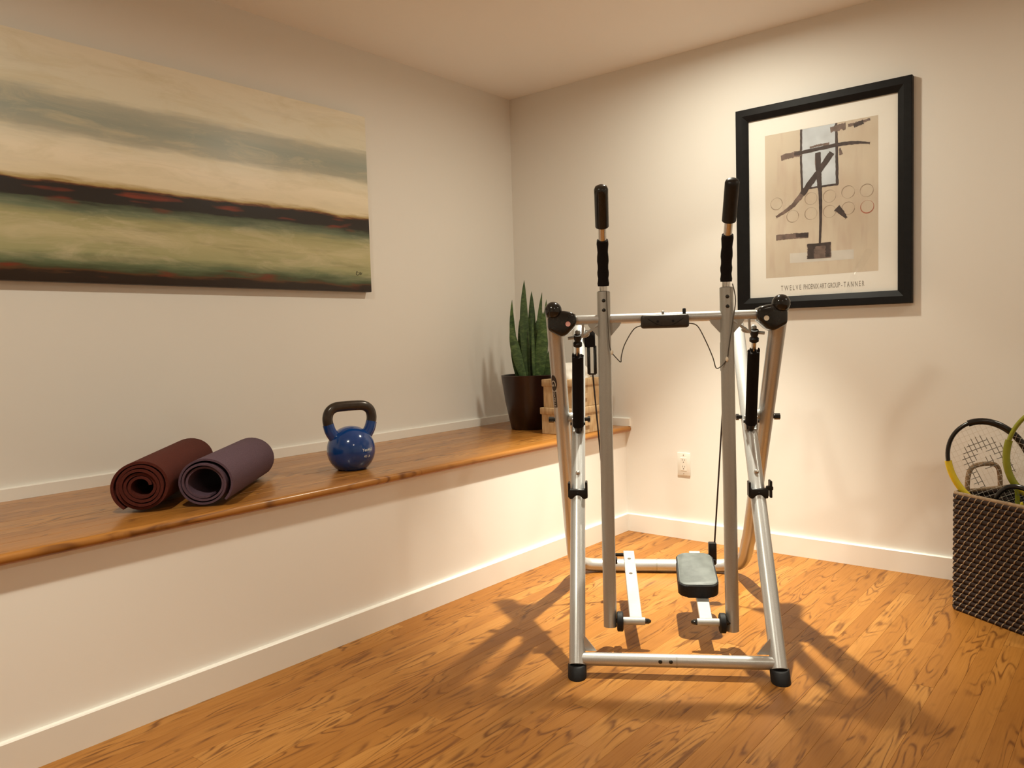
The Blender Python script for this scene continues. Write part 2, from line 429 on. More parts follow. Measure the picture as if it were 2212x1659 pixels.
# built-in bench
bench = thing('built_in_bench', 'long built-in bench with oak plank top and cream panelled front along the wall', 'bench', (0, 0, 0))
obj('front_panel', bxmm(B(), (X0, -FACE, 0.0), (0, -FACE+0.02, BH-0.0297)), 'panel', bench, smooth=0)
obj('top_deck', bxmm(B(), (X0, -FACE, BH-0.0297), (0, -0.013, BH-0.0181)), 'oak_bench', bench, smooth=0)
bpm = plank_mesh('top_plank', 'oak_bench', 0.696/12)
lay(bpm, bench, 'top_plank', -0.013, 12, X0, -0.001, BH, 0.9, 2.2, 0.696/12)
nose = [(-0.7092, BH-0.0297), (-0.7092, BH)]
for k in range(9):
    a = PI/2-PI*k/8; nose.append((-(BD-0.01485)-0.01485*math.cos(a), BH-0.01485+0.01485*math.sin(a)))
obj('nosing', prism(B(), nose, 0, X0, -0.0005), 'oak_bench', bench, smooth=50)

# ------------------------------------------------------------------ recessed downlights (two above the frame, two assumed ones added for soft fill)
def downlight(x, y, label, k=1.0, dim=False, lens='lens', sp=1.0):
    t = thing('recessed_downlight', label, 'ceiling light', (x, y, CE), 0, 'recessed downlights in the ceiling')
    obj('trim_ring', lathe(B(), [(0.062, 0.0), (0.062, -0.004), (0.070, -0.007), (0.088, -0.005), (0.092, 0.0)], 40, cap=False), 'ring', t)
    obj('lens', lathe(B(), [(0.0, -0.001), (0.063, -0.001), (0.063, 0.0)], 40, cap=False), 'lens_fill' if dim else lens, t)
    for nm, pw, half, bl in (('beam', BEAM_W*k, 30, 1.0), ('spill', SPILL_W*(DIM if dim else sp), 43.5, 0.22)):
        ld = bpy.data.lights.new(nm, 'SPOT'); ld.energy = pw; ld.color = LAMP_COL
        ld.spot_size = math.radians(2*half); ld.spot_blend = bl; ld.shadow_soft_size = 0.022
        lo = bpy.data.objects.new(nm, ld); COL.objects.link(lo); lo.parent = t; lo.location = (0, 0, -0.012)
downlight(-0.745, -1.44, 'recessed ceiling downlight right above the walking machine')
downlight(-3.12, -1.50, 'recessed ceiling downlight over the floor near the rolled mats', 0.15, False, 'lens_strong', 1.6)
downlight(-0.745, -3.60, 'added fill downlight in the ceiling beyond the wicker basket', 0.04, True)  # assumed lamp, out of view, added to soften the room light
downlight(-3.12, -3.60, 'added fill downlight in the ceiling behind the photographer', 0.04, True)  # second added fill lamp, no known source here

# ------------------------------------------------------------------ big canvas painting
PX0, PX1, PZ0, PZ1 = -2.95, -1.1363, 1.2932, 2.1146
tag(obj('canvas_painting', bxmm(B(), (0, -0.04, 0), (PX1-PX0, -0.001, PZ1-PZ0), 0.003, 2), 'canvas', None, 35, (PX0, 0, PZ0)),
    'wide unframed abstract landscape canvas of cream, grey and green bands', 'painting')

cv = bpy.data.objects['canvas_painting']
sg = catmull([(1.735, -0.0405, 0.088), (1.727, -0.0405, 0.094), (1.722, -0.0405, 0.082), (1.731, -0.0405, 0.077), (1.742, -0.0405, 0.082), (1.746, -0.0405, 0.092), (1.750, -0.0405, 0.079), (1.757, -0.0405, 0.090)], 5)
obj('signature', tube(B(), sg, 0.0011, 6), 'decal', cv, 60)

# ------------------------------------------------------------------ framed poster on the right wall (local x = to the right along the wall, z up, -y = into the room)
FY0, FZ0, FW, FH = 1.391, 1.155, 0.761, 0.935
po = thing('framed_poster', 'black framed abstract art poster with wide white margin behind glass', 'framed poster', (0, -FY0, FZ0), -PI/2)
fb = [(0, 0), (FW, 0), (FW, FH), (0, FH)]
def frame_side(i):
    """mitred frame length"""
    o = [Vector((*fb[i], 0)), Vector((*fb[(i+1) % 4], 0))]; wd = 0.0565
    inn = [Vector((wd, wd, 0)), Vector((FW-wd, wd, 0)), Vector((FW-wd, FH-wd, 0)), Vector((wd, FH-wd, 0))]
    p = [o[0], o[1], inn[(i+1) % 4], inn[i]]
    bm = B(); prof = []
    def pt(base, inner, f, d): q = base.lerp(inner, f); return Vector((q.x, -d, q.y))
    ends = []
    for base, inner in ((p[0], p[3]), (p[1], p[2])):
        ends.append([bm.verts.new(pt(base, inner, f, d)) for f, d in ((0, 0.001), (0, 0.030), (0.06, 0.033), (0.55, 0.033), (0.95, 0.022), (1.0, 0.020), (1.0, 0.001))])
    A, C = ends; n = len(A); bm.faces.new(A); bm.faces.new(C[::-1])
    for k in range(n): bm.faces.new((A[k], C[k], C[(k+1) % n], A[(k+1) % n]))
    return bm
for i in range(4): obj('frame_rail', frame_side(i), 'frame', po, 25)
pap = obj('poster_sheet', bxmm(B(), (0.05, -0.012, 0.035), (FW-0.05, -0.008, FH-0.045)), 'paper', po, 0)
def L(y, z, d=0.0125): return Vector((y-FY0, -d, z-FZ0))
def flat(name, poly, mat, parent, d):
    bm = B(); bm.faces.new([bm.verts.new(L(y, z, d)) for y, z in poly])
    me = bpy.data.meshes.new(name); bm.to_mesh(me); bm.free(); me.materials.append(M[mat])
    o = bpy.data.objects.new(name, me); COL.objects.link(o); o.parent = parent; return o
flat('art_print', [(1.525, 1.300), (2.017, 1.300), (2.017, 1.956), (1.525, 1.956)], 'art', pap, 0.0123)
flat('window_patch', [(1.694, 1.6866), (1.846, 1.6866), (1.846, 1.955), (1.694, 1.955)], 'pale_blue', pap, 0.0125)
flat('pale_strip', [(1.6374, 1.362), (1.9168, 1.358), (1.9168, 1.400), (1.6374, 1.4065)], 'pale_strip', pap, 0.0125)
def stroke(pts, wds, mat, d, jag=0.18, n=14):
    P = catmull([(y, 0, z) for y, z in pts], n); k = len(P); bm = B(); rows = []
    for i, p in enumerate(P):
        f = i/(k-1); wv = wds[0]+(wds[-1]-wds[0])*f if len(wds) == 2 else wds[min(int(f*(len(wds)-1)), len(wds)-2)]*(1-(f*(len(wds)-1)) % 1)+wds[min(int(f*(len(wds)-1))+1, len(wds)-1)]*((f*(len(wds)-1)) % 1)
        tn = (P[min(i+1, k-1)]-P[max(i-1, 0)]).normalized(); nr = Vector((-tn.z, 0, tn.x))
        a = p+nr*wv/2*(1+random.uniform(-jag, jag)); b = p-nr*wv/2*(1+random.uniform(-jag, jag))
        rows.append((bm.verts.new(L(a.x, a.z, d)), bm.verts.new(L(b.x, b.z, d))))
    for r0, r1 in zip(rows, rows[1:]): bm.faces.new((r0[0], r1[0], r1[1], r0[1]))
    me = bpy.data.meshes.new('brush_stroke'); bm.to_mesh(me); bm.free(); me.materials.append(M[mat])
    o = bpy.data.objects.new('brush_stroke', me); COL.objects.link(o); o.parent = pap
stroke([(1.6926, 1.955), (1.691, 1.82), (1.695, 1.687)], (0.010, 0.009), 'ink', 0.0128)
stroke([(1.845, 1.955), (1.8465, 1.82), (1.848, 1.688)], (0.011, 0.012), 'ink', 0.0128)
stroke([(1.690, 1.688), (1.77, 1.690), (1.852, 1.690)], (0.007, 0.009), 'ink', 0.0129)
stroke([(1.600, 1.8434), (1.645, 1.848), (1.695, 1.8515)], (0.024, 0.026), 'ink_soft', 0.0130, 0.25)
stroke([(1.66, 1.850), (1.6883, 1.8516), (1.8435, 1.8606), (1.9312, 1.8558), (1.9837, 1.845)], (0.013, 0.016, 0.015, 0.006), 'ink', 0.0132, 0.15)
stroke([(1.73, 1.868), (1.77, 1.872), (1.815, 1.870)], (0.008, 0.012), 'ink_soft', 0.0131, 0.3)
stroke([(1.8262, 1.8311), (1.7736, 1.762), (1.6944, 1.6661)], (0.024, 0.026), 'ink', 0.0134, 0.12)
stroke([(1.70, 1.673), (1.6428, 1.6147), (1.5751, 1.5788)], (0.024, 0.018, 0.008), 'ink_soft', 0.0133, 0.2)
stroke([(1.7655, 1.8412), (1.7699, 1.7271), (1.7752, 1.6552), (1.776, 1.5411), (1.772, 1.437)], (0.024, 0.022, 0.015, 0.011, 0.009), 'ink', 0.0135, 0.10)
stroke([(1.758, 1.835), (1.757, 1.80), (1.76, 1.765)], (0.008, 0.010), 'ink_soft', 0.0131)
stroke([(1.8197, 1.930), (1.85, 1.934), (1.8845, 1.935)], (0.022, 0.030), 'ink_soft', 0.0130, 0.3)
stroke([(1.918, 1.9292), (1.94, 1.935), (1.9577, 1.9388)], (0.016, 0.018), 'ink', 0.0131, 0.25)
stroke([(1.895, 1.934), (1.93, 1.938), (1.985, 1.945)], (0.014, 0.010), 'ink_soft', 0.0129, 0.3)
stroke([(1.8459, 1.588), (1.8664, 1.5659), (1.8868, 1.5389)], (0.030, 0.022, 0.006), 'ink', 0.0132, 0.2)
stroke([(1.5743, 1.4841), (1.65, 1.484), (1.7222, 1.4808)], (0.024, 0.024), 'ink_soft', 0.0130, 0.15)
stroke([(1.665, 1.4845), (1.70, 1.484), (1.722, 1.482)], (0.018, 0.020), 'ink', 0.0132, 0.2)
stroke([(1.86, 1.845), (1.862, 1.83), (1.866, 1.815)], (0.006, 0.016), 'ink_soft', 0.0130, 0.3)
stroke([(1.768, 1.441), (1.7685, 1.41), (1.768, 1.373)], (0.102, 0.106), 'ink_soft', 0.0131, 0.04)
stroke([(1.735, 1.441), (1.733, 1.41), (1.731, 1.374)], (0.034, 0.028), 'ink', 0.0133, 0.3)
stroke([(1.808, 1.438), (1.806, 1.41), (1.807, 1.376)], (0.018, 0.022), 'ink', 0.0133, 0.3)
stroke([(1.718, 1.435), (1.77, 1.434), (1.82, 1.434)], (0.014, 0.012), 'ink', 0.0134, 0.2)
for (cy, cz), mt in zip([(1.5771, 1.6391), (1.6513, 1.5736), (1.7339, 1.6429), (1.7335, 1.5762), (1.815, 1.6428), (1.8147, 1.5757), (1.8938, 1.6497), (1.8937, 1.5801), (1.9704, 1.6462), (1.9723, 1.5772)], ['ring_ink']*9+['ring_red']):
    bm = B(); A = []
    for k in range(30):
        a = 2*PI*k/30; wv = 0.0024*(1+0.6*math.sin(a*1.5+cy*9)) if mt == 'ring_ink' else 0.0026*(1.1-0.8*math.sin(a))
        A.append((bm.verts.new(L(cy+(0.027-wv/2)*math.cos(a), cz+(0.027-wv/2)*math.sin(a), 0.0127)), bm.verts.new(L(cy+(0.027+wv/2)*math.cos(a), cz+(0.027+wv/2)*math.sin(a), 0.0127))))
    for k in range(30): a, b = A[k], A[(k+1) % 30]; bm.faces.new((a[0], b[0], b[1], a[1]))
    me = bpy.data.meshes.new('painted_ring'); bm.to_mesh(me); bm.free(); me.materials.append(M[mt])
    o = bpy.data.objects.new('painted_ring', me); COL.objects.link(o); o.parent = pap
def ptext(s, y0, y1, z, size): text_obj('caption', s, size, lambda x, h: L(y0+x, z+h, 0.0125), 'ink_text', pap, y1-y0)
ptext('T W E L V E', 1.595, 1.688, 1.2385, 0.033)
ptext('PHOENIX ART GROUP', 1.699, 1.8585, 1.2385, 0.033)
ptext('-', 1.8635, 1.8685, 1.2385, 0.030)
ptext('T A N N E R', 1.8743, 1.9599, 1.2385, 0.033)
obj('glass_pane', bxmm(B(), (0.05, -0.0180, 0.05), (FW-0.05, -0.0165, FH-0.05)), 'glass', po, 0)

# ------------------------------------------------------------------ wall outlet
ot = thing('wall_outlet', 'cream duplex electrical outlet low on the wall above the baseboard', 'outlet', (0, -1.0825, 0.3855), -PI/2)
pl = obj('cover_plate', box(B(), (0, -0.003, 0), (0.071, 0.006, 0.117), 0.0025, 2), 'white', ot)
obj('receptacle', box(B(), (0, -0.0062, 0), (0.034, 0.003, 0.067), 0.001, 1), 'white', pl)
for zz in (0.017, -0.017):
    for xx, hh in ((-0.0065, 0.009), (0.0065, 0.0075)): obj('slot', box(B(), (xx, -0.0076, zz+0.005), (0.0022, 0.0008, hh)), 'slot', pl, 0)
    obj('ground_hole', lathe(B(), [(0.0, 0), (0.0027, 0), (0.0027, 0.0008)], 12, cap=False), 'slot', pl, 0).matrix_basis = Matrix.Translation((0, -0.0079, zz-0.0065)) @ Matrix.Rotation(-PI/2, 4, 'X')
for zz in (0.048, -0.048): obj('screw', sphere(B(), (0, -0.006, zz), 0.0026, 10, 6), 'ring_ink', pl)

# ------------------------------------------------------------------ yoga mats
def mat_roll(name, label, near, far, R, r0, pitch, th, mat, end_ang, hand, squash=0.94, loose=0.0, inner_tail=0.0):
    near, far = Vector((*near, BH)), Vector((*far, BH)); ax = (far-near); Ln = ax.length; ax.normalize()
    side = ax.cross(Vector((0, 0, 1))).normalized()            # right-hand side seen from the near end
    turns = (R-th/2-r0)/pitch; N = int(turns*40); bm = B(); inn0, out0, inn1, out1 = [], [], [], []
    for i in range(N+1):
        f = i/N; ang = end_ang-hand*(1-f)*turns*2*PI
        r = r0+(R-th/2-r0)*f
        wob = 1+0.018*math.sin(ang*2+f*7)
        r = r*wob
        if f > 1-0.9/turns: r += loose*((f-(1-0.9/turns))*turns/0.9)
        for rr, a, b in ((r-th/2, inn0, inn1), (r+th/2, out0, out1)):
            x, z = rr*math.cos(ang), rr*math.sin(ang)*squash
            z = max(z, -R*squash)
            p = near+side*x+Vector((0, 0, R*squash+z))
            a.append(bm.verts.new(p+ax*0.004*math.sin(f*9))); b.append(bm.verts.new(p+ax*(Ln-0.004*math.sin(f*7))))
    for i in range(N):
        bm.faces.new((inn0[i], inn0[i+1], inn1[i+1], inn1[i])); bm.faces.new((out0[i], out1[i], out1[i+1], out0[i+1]))
        bm.faces.new((inn0[i], out0[i], out0[i+1], inn0[i+1])); bm.faces.new((inn1[i], inn1[i+1], out1[i+1], out1[i]))
    bm.faces.new((inn0[0], inn1[0], out1[0], out0[0])); bm.faces.new((inn0[N], out0[N], out1[N], inn1[N]))
    return tag(obj(name, bm, mat, None, 50), label, 'yoga mat', 'rolled yoga mats on the bench')
mat_roll('yoga_mat', 'maroon rolled-up yoga mat with a small tight core, lying on the bench', (-2.552, -0.603), (-2.165, -0.188), 0.0860, 0.028, 0.0116, 0.0088, 'maroon', -2.2, 1, 0.92, 0.003)
mat_roll('yoga_mat', 'dusty purple rolled-up yoga mat with a wide hollow core, beside the maroon one', (-2.399, -0.688), (-2.018, -0.342), 0.0820, 0.048, 0.0104, 0.0070, 'purple', -0.75, -1, 0.90, 0.008)

# ------------------------------------------------------------------ kettlebell
kb = thing('kettlebell', 'blue vinyl kettlebell with dark grey handle standing on the oak bench top', 'kettlebell', (-1.70, -0.535, BH), -0.33)
KR = 0.0925; KC = 0.0765
prof = [(0.0, 0.0), (0.049, 0.0)]
for k in range(25):
    a = -0.965+(PI/2+0.965)*k/24; prof.append((KR*math.cos(a), KC+KR*math.sin(a)))
prof[-1] = (0.0, KC+KR)
bell = obj('bell', lathe(B(), prof, 48, cap=False), 'blue', kb, 60)
hp = [(-0.062, 0, 0.140), (-0.078, 0, 0.165), (-0.0865, 0, 0.190), (-0.0885, 0, 0.216), (-0.080, 0, 0.240), (-0.058, 0, 0.2545), (-0.02, 0, 0.2575)]
hp = hp+[(-x, y, z) for x, y, z in hp[::-1]]
hpath = catmull([(x, y, z-0.011) for x, y, z in hp], 6)
loop = [p for p in hpath if p.z > 0.175]
obj('handle', tube(B(), loop, 0.0195, 20), 'iron', kb, 60)
for s in (-1, 1):
    pts = catmull([(s*0.045, 0, 0.099), (s*0.064, 0, 0.129), (s*0.0795, 0, 0.154), (s*0.0875, 0, 0.181)], 5)
    obj('horn', tube(B(), pts, [0.024-0.003*i/(len(pts)-1) for i in range(len(pts))], 20), 'blue', kb, 60)
def on_bell(az0, z0):
    def fn(x, h):
        az = az0+x/KR; el = (z0+h-KC)/KR; el = max(-1.4, min(1.4, el))
        rr = KR+0.0007
        return Vector((rr*math.cos(el)*math.sin(az), -rr*math.cos(el)*math.cos(az), KC+rr*math.sin(el)))
    return fn
text_obj('lettering', 'Yes4All', 0.0165, on_bell(0.12, KC+0.000), 'print', bell, 0.046)
text_obj('lettering', '40 Lb', 0.0145, on_bell(0.19, KC-0.024), 'print', bell, 0.031)

# ------------------------------------------------------------------ potted snake plant
sp = thing('potted_snake_plant', 'snake plant with upright pointed leaves in a dark brown tapered pot', 'potted plant', (-0.325, -0.340, BH))
obj('pot', lathe(B(), [(0.0, 0.0), (0.094, 0.0), (0.099, 0.004), (0.128, 0.15), (0.146, 0.284), (0.147, 0.288), (0.144, 0.290), (0.138, 0.288), (0.134, 0.26), (0.0, 0.258)], 48, cap=False), 'pot', sp, 50)
obj('soil', lathe(B(), [(0.134, 0.261), (0.09, 0.268), (0.04, 0.266), (0.0, 0.270)], 24, cap=False), 'soil', sp, 60)
rv = Vector((0.779, -0.627, 0)); bv = Vector((0.627, 0.779, 0))     # across and away, seen from the room
def leaf(base, tip, width, curl=0.0, twist=0.0, tw0=0.55):
    bx, bd = base; tx, td, tz = tip
    p0 = rv*bx+bv*bd+Vector((0, 0, 0.25)); p2 = rv*tx+bv*td+Vector((0, 0, tz))
    p1 = p0.lerp(p2, 0.5)+rv*curl
    bm = B(); n = 14; rows = []
    for i in range(n+1):
        f = i/n; p = p0*(1-f)**2+p1*2*f*(1-f)+p2*f*f
        wv = width*(tw0+(1-tw0)*math.sin(min(f/0.5, 1)*PI/2)) * (1 if f < 0.5 else max(0.02, math.cos((f-0.5)/0.5*PI/2)**0.75))
        a = twist*f+twist*0.3; ac = rv*math.cos(a)+bv*math.sin(a); nm = ac.cross((p2-p0).normalized()).normalized()
        th = 0.0035*(1-0.7*f); cup = wv*0.18
        L_, C_, R_ = p-ac*wv/2-nm*cup, p+nm*0.0, p+ac*wv/2-nm*cup
        rows.append([bm.verts.new(q) for q in (L_+nm*th*0.3, C_+nm*th, R_+nm*th*0.3, R_-nm*th*0.3, C_-nm*th, L_-nm*th*0.3)])
    for A, C in zip(rows, rows[1:]):
        for k in range(6): bm.faces.new((A[k], A[(k+1) % 6], C[(k+1) % 6], C[k]))
    bm.faces.new(rows[0]); bm.faces.new(rows[-1][::-1])
    obj('leaf', bm, 'leaf', sp, 60)
for a in [((-0.006, -0.02), (-0.016, -0.03, 0.790), 0.052, -0.012, 0.25), ((0.025, 0.02), (0.036, 0.03, 0.735), 0.046, 0.0, -0.3),
          ((0.06, -0.01), (0.082, -0.02, 0.725), 0.044, -0.012, 0.5), ((-0.045, 0.01), (-0.078, 0.0, 0.690), 0.042, -0.02, 0.5),
          ((-0.03, -0.055), (-0.102, -0.07, 0.560), 0.056, -0.012, 0.2), ((-0.055, -0.02), (-0.100, -0.06, 0.490), 0.030, -0.008, 0.6),
          ((0.02, -0.06), (0.016, -0.075, 0.600), 0.026, 0.0, 0.7), ((0.045, -0.055), (0.068, -0.085, 0.620), 0.060, 0.006, -0.25),
          ((0.085, 0.02), (0.118, 0.03, 0.690), 0.046, 0.01, 0.5), ((0.09, -0.03), (0.125, -0.06, 0.46), 0.05, 0.008, 0.4),
          ((0.0, 0.06), (-0.02, 0.07, 0.60), 0.05, 0.0, 0.1), ((0.06, 0.05), (0.07, 0.07, 0.58), 0.05, 0.01, 0.3)]:
    leaf(*a)

# ------------------------------------------------------------------ two lidded boxes and towels
def lidded(label, x0, x1, y0, y1, z, h, lid):
    cx, cy = (x0+x1)/2, (y0+y1)/2
    t = thing('lidded_box', label, 'storage box', (cx, cy, z), 0, 'lidded boxes stacked on the bench')
    dx, dy = (x1-x0)/2, (y1-y0)/2
    obj('box_body', bxmm(B(), (-dx+0.006, -dy+0.006, 0), (dx-0.006, dy-0.006, h-0.01), 0.003, 1), 'box', t)
    obj('lid', bxmm(B(), (-dx, -dy, h-lid), (dx, dy, h), 0.004, 2), 'box', t)
    bm = B(); box(bm, (-0.03, -dy-0.0012, h*0.38), (0.05, 0.003, 0.022), 0.001, 1)
    obj('label_holder', bm, 'box', t)
lidded('tan wood-textured lidded box at the bottom of the stack beside the plant', -0.492, -0.200, -0.745, -0.537, BH, 0.134, 0.034)
lidded('smaller tan wood-textured lidded box stacked on top, carrying white towels', -0.484, -0.212, -0.735, -0.545, BH+0.134, 0.142, 0.036)
def towel(label, cx, cy, sx, sy, sz, ph):
    bm = B(); n, mrows = 40, 14; rows = []
    for j in range(mrows+1):
        v = j/mrows*PI/2; rr = []
        for i in range(n):
            u = 2*PI*i/n; wr = 1+0.05*math.sin(3*u+ph)+0.04*math.sin(7*u+4*v+ph)+0.03*math.sin(9*v+2*u)
            px_, py_ = abs(math.cos(u))**0.7*math.copysign(1, math.cos(u)), abs(math.sin(u))**0.7*math.copysign(1, math.sin(u))
            rr.append(bm.verts.new((sx*px_*math.cos(v)**0.55*wr, sy*py_*math.cos(v)**0.55*wr, sz*math.sin(v)*(1+0.05*math.sin(5*u+ph)*math.cos(v)))))
        rows.append(rr)
    for A, C in zip(rows, rows[1:]):
        for i in range(n): bm.faces.new((A[i], A[(i+1) % n], C[(i+1) % n], C[i]))
    bm.faces.new(rows[0]); bmesh.ops.remove_doubles(bm, verts=bm.verts, dist=0.0004)
    o = obj('folded_towel', bm, 'towel', None, 60, (cx, cy, BH+0.2765)); return tag(o, label, 'towel')
towel('white bunched-up towel lying on the upper box lid', -0.352, -0.640, 0.105, 0.078, 0.078, 0.6)

# ------------------------------------------------------------------ wicker basket (local x = along the front to the right of the viewer, y = towards the wall)
BA = Vector((-0.380, -2.372, 0)); BW, BDp, BHt = 0.50, 0.295, 0.436
brz = math.atan2(-0.84, -0.543)
bk = thing('wicker_basket', 'tall dark brown woven basket with pale diagonal stitching and rope handles', 'basket', BA, brz)
def rrect(w, d, r, n=5):
    pts = []
    for cx, cy, a0 in ((w-r, r, -PI/2), (w-r, d-r, 0), (r, d-r, PI/2), (r, r, PI)):
        for k in range(n+1): a = a0+PI/2*k/n; pts.append((cx+r*math.cos(a), cy+r*math.sin(a)))
    return pts
NR = 24; ch = BHt/NR
base = rrect(BW, BDp, 0.018)
for i in range(NR):
    z = ch*(i+0.5); bm = B()
    tube(bm, [(x, y, z) for x, y in base], ch*0.54, 7, closed=True)
    obj('coil', bm, 'coil', bk, 60)
bm = B(); bm.faces.new([bm.verts.new((x, y, 0.012)) for x, y in base]); bmesh.ops.solidify(bm, geom=bm.faces[:], thickness=0.006)
obj('bottom', bm, 'coil', bk, 0)
# stitches: each wraps one coil, stepped sideways per row so they climb diagonally
per = [Vector((x, y, 0)) for x, y in base]; per.append(per[0])
cum = [0]
for a, b in zip(per, per[1:]): cum.append(cum[-1]+(b-a).length)
def along(s):
    s %= cum[-1]
    for i in range(len(per)-1):
        if cum[i+1] >= s:
            f = (s-cum[i])/(cum[i+1]-cum[i]); p = per[i].lerp(per[i+1], f); t = (per[i+1]-per[i]).normalized(); return p, Vector((t.y, -t.x, 0))
    return per[0], Vector((0, -1, 0))
bm = B(); SPC = 0.0270; nst = int(round(cum[-1]/SPC)); SPC = cum[-1]/nst; slant = 0.0138
for i in range(NR):
    z = ch*(i+0.5)
    for k in range(nst):
        s0 = k*SPC+i*slant+random.uniform(-0.001, 0.001); hw = 0.0023; rr = ch*0.54+0.0014
        prev = None
        for j in range(5):
            a = -1.25+2.5*j/4
            row = []
            for e in (-hw, hw):
                p, nrm = along(s0+slant*(j/4-0.5)+e)
                row.append(bm.verts.new(p+nrm*rr*math.cos(a)+Vector((0, 0, z+rr*math.sin(a)))))
            if prev: bm.faces.new((prev[0], prev[1], row[1], row[0]))
            prev = row
stuff(obj('stitching', bm, 'stitch', bk, 0))
# inside stitches seen over the rim, then the rim wrap
bm = B(); tube(bm, [(x, y, BHt+0.002) for x, y in base], 0.0075, 8, closed=True); obj('rim', bm, 'stitch', bk, 60)
for xx in (0.0, BW):
    hp_ = catmull([(xx, BDp/2-0.082, BHt-0.05), (xx, BDp/2-0.080, BHt+0.045), (xx, BDp/2-0.060, BHt+0.088), (xx, BDp/2, BHt+0.098), (xx, BDp/2+0.058, BHt+0.088), (xx, BDp/2+0.078, BHt+0.045), (xx, BDp/2+0.080, BHt-0.05)], 6)
    obj('handle', tube(B(), hp_, 0.0085, 10), 'rope', bk, 60)

# ------------------------------------------------------------------ rackets standing in the basket
def racket(label, centre, axis, facing, a, b, total, mats, nstr=(15, 17), logo=False, sm='string', fr=0.0105, split=54):
    """centre of head, axis = unit vector head->handle, facing = rough normal; a = half width, b = half height"""
    ax = Vector(axis).normalized(); nm = Vector(facing); nm = (nm-ax*nm.dot(ax)).normalized(); sd = ax.cross(nm).normalized()
    e = Vector(centre)+ax*(total-b)                       # butt of the handle
    t = thing('tennis_racket', label, 'racket', e)
    def P(x, y, z=0): return Vector(centre)-e+sd*x-ax*y+nm*z     # x across, y up the head
    N = 72; ring = [(a*math.cos(2*PI*k/N+PI/2)*(1+0.05*math.sin(2*PI*k/N+PI/2)), b*math.sin(2*PI*k/N+PI/2)) for k in range(N)]
    def seg(i0, i1, mt, nm_='frame_section'):
        pts = [P(*ring[k % N]) for k in range(i0, i1+1)]
        obj(nm_, tube(B(), pts, fr, 10, sq=(1.15, 0.75)), mt, t, 60)
    seg(0, 18, mats[0]); seg(18, 32, mats[1]); seg(32, 40, mats[2], 'bridge'); seg(40, split, mats[3]); seg(split, 72, mats[0])
    for s, i0, mt in ((1, 31, mats[1]), (-1, 41, mats[3])):
        x0, y0 = ring[i0]
        pts = catmull([P(x0, y0), P(x0*0.62, -b-0.035), P(-0.0 + (0.010 if x0 > 0 else -0.010), -b-0.115)], 6)
        obj('throat', tube(B(), pts, fr, 10, sq=(1.1, 0.75)), mt, t, 60)
    obj('grip', tube(B(), [P(0, -b-0.10), P(0, -b-0.13), P(0, -(total-b)+0.006), P(0, -(total-b))], [0.013, 0.0155, 0.0165, 0.014], 8), 'racket_black', t, 30)
    ms, cr = nstr; bs, bi = B(), B()
    def inked(x, y):
        u, v = x/a, (y-0.01)/b
        r1 = (u/0.60)**2+(v/0.58)**2; r2 = (u/0.34)**2+((v+0.22)/0.52)**2
        dot = ((u+0.02)/0.16)**2+((v-0.0)/0.13)**2
        return (r1 < 1 and r2 > 1 and v > -0.62) or dot < 1
    def run(p0, p1, n=26):
        last = None; st = None
        for i in range(n+1):
            f = i/n; q = (p0[0]+(p1[0]-p0[0])*f, p0[1]+(p1[1]-p0[1])*f); fl_ = logo and inked(*q)
            if st is None: st, last = q, fl_
            elif fl_ != last or i == n:
                tube(bi if last else bs, [P(*st), P(*q)], 0.0013 if last else 0.0004, 4, cap=False); st, last = q, fl_
    for i in range(ms):
        x = a*0.93*(2*(i+0.5)/ms-1); h = b*math.sqrt(max(0, 1-(x/a)**2)); run((x, -h), (x, h))
    for i in range(cr):
        y = b*0.94*(2*(i+0.5)/cr-1); h = a*math.sqrt(max(0, 1-(y/b)**2)); run((-h, y), (h, y))
    obj('strings', bs, sm, t, 0)
    if logo: obj('string_emblem', bi, 'string_ink', t, 0)
    else: bi.free()
    return t
hz = Vector((0.174, -0.985, 0)); tocam = Vector((-0.985, -0.174, 0.12))
racket('black and yellow tennis racket with a grey string emblem standing in the basket', (-0.346, -2.486, 0.539), hz*0.42+Vector((0, 0, -0.90)), tocam, 0.126, 0.172, 0.66,
       ('racket_black', 'racket_black', 'yellow', 'yellow'), logo=True, split=59)
racket('lime green and yellow tennis racket leaning out of the basket', (-0.352, -2.660, 0.606), hz*-0.30+Vector((0, 0, -0.95)), tocam, 0.122, 0.165, 0.66,
       ('lime', 'lime', 'yellow', 'lime'))
fxv = Vector((-0.543, -0.84, 0)); ax3 = (fxv*0.55+Vector((0, 0, -0.83))).normalized()
racket('short black racket sunk low in the basket', Vector((-0.405, -2.540, 0.475))+ax3*0.125, ax3, Vector((-0.8, 0.5, 0.35)), 0.088, 0.125, 0.49,
       ('racket_black',)*4, (11, 12), sm='string_dark', fr=0.008)

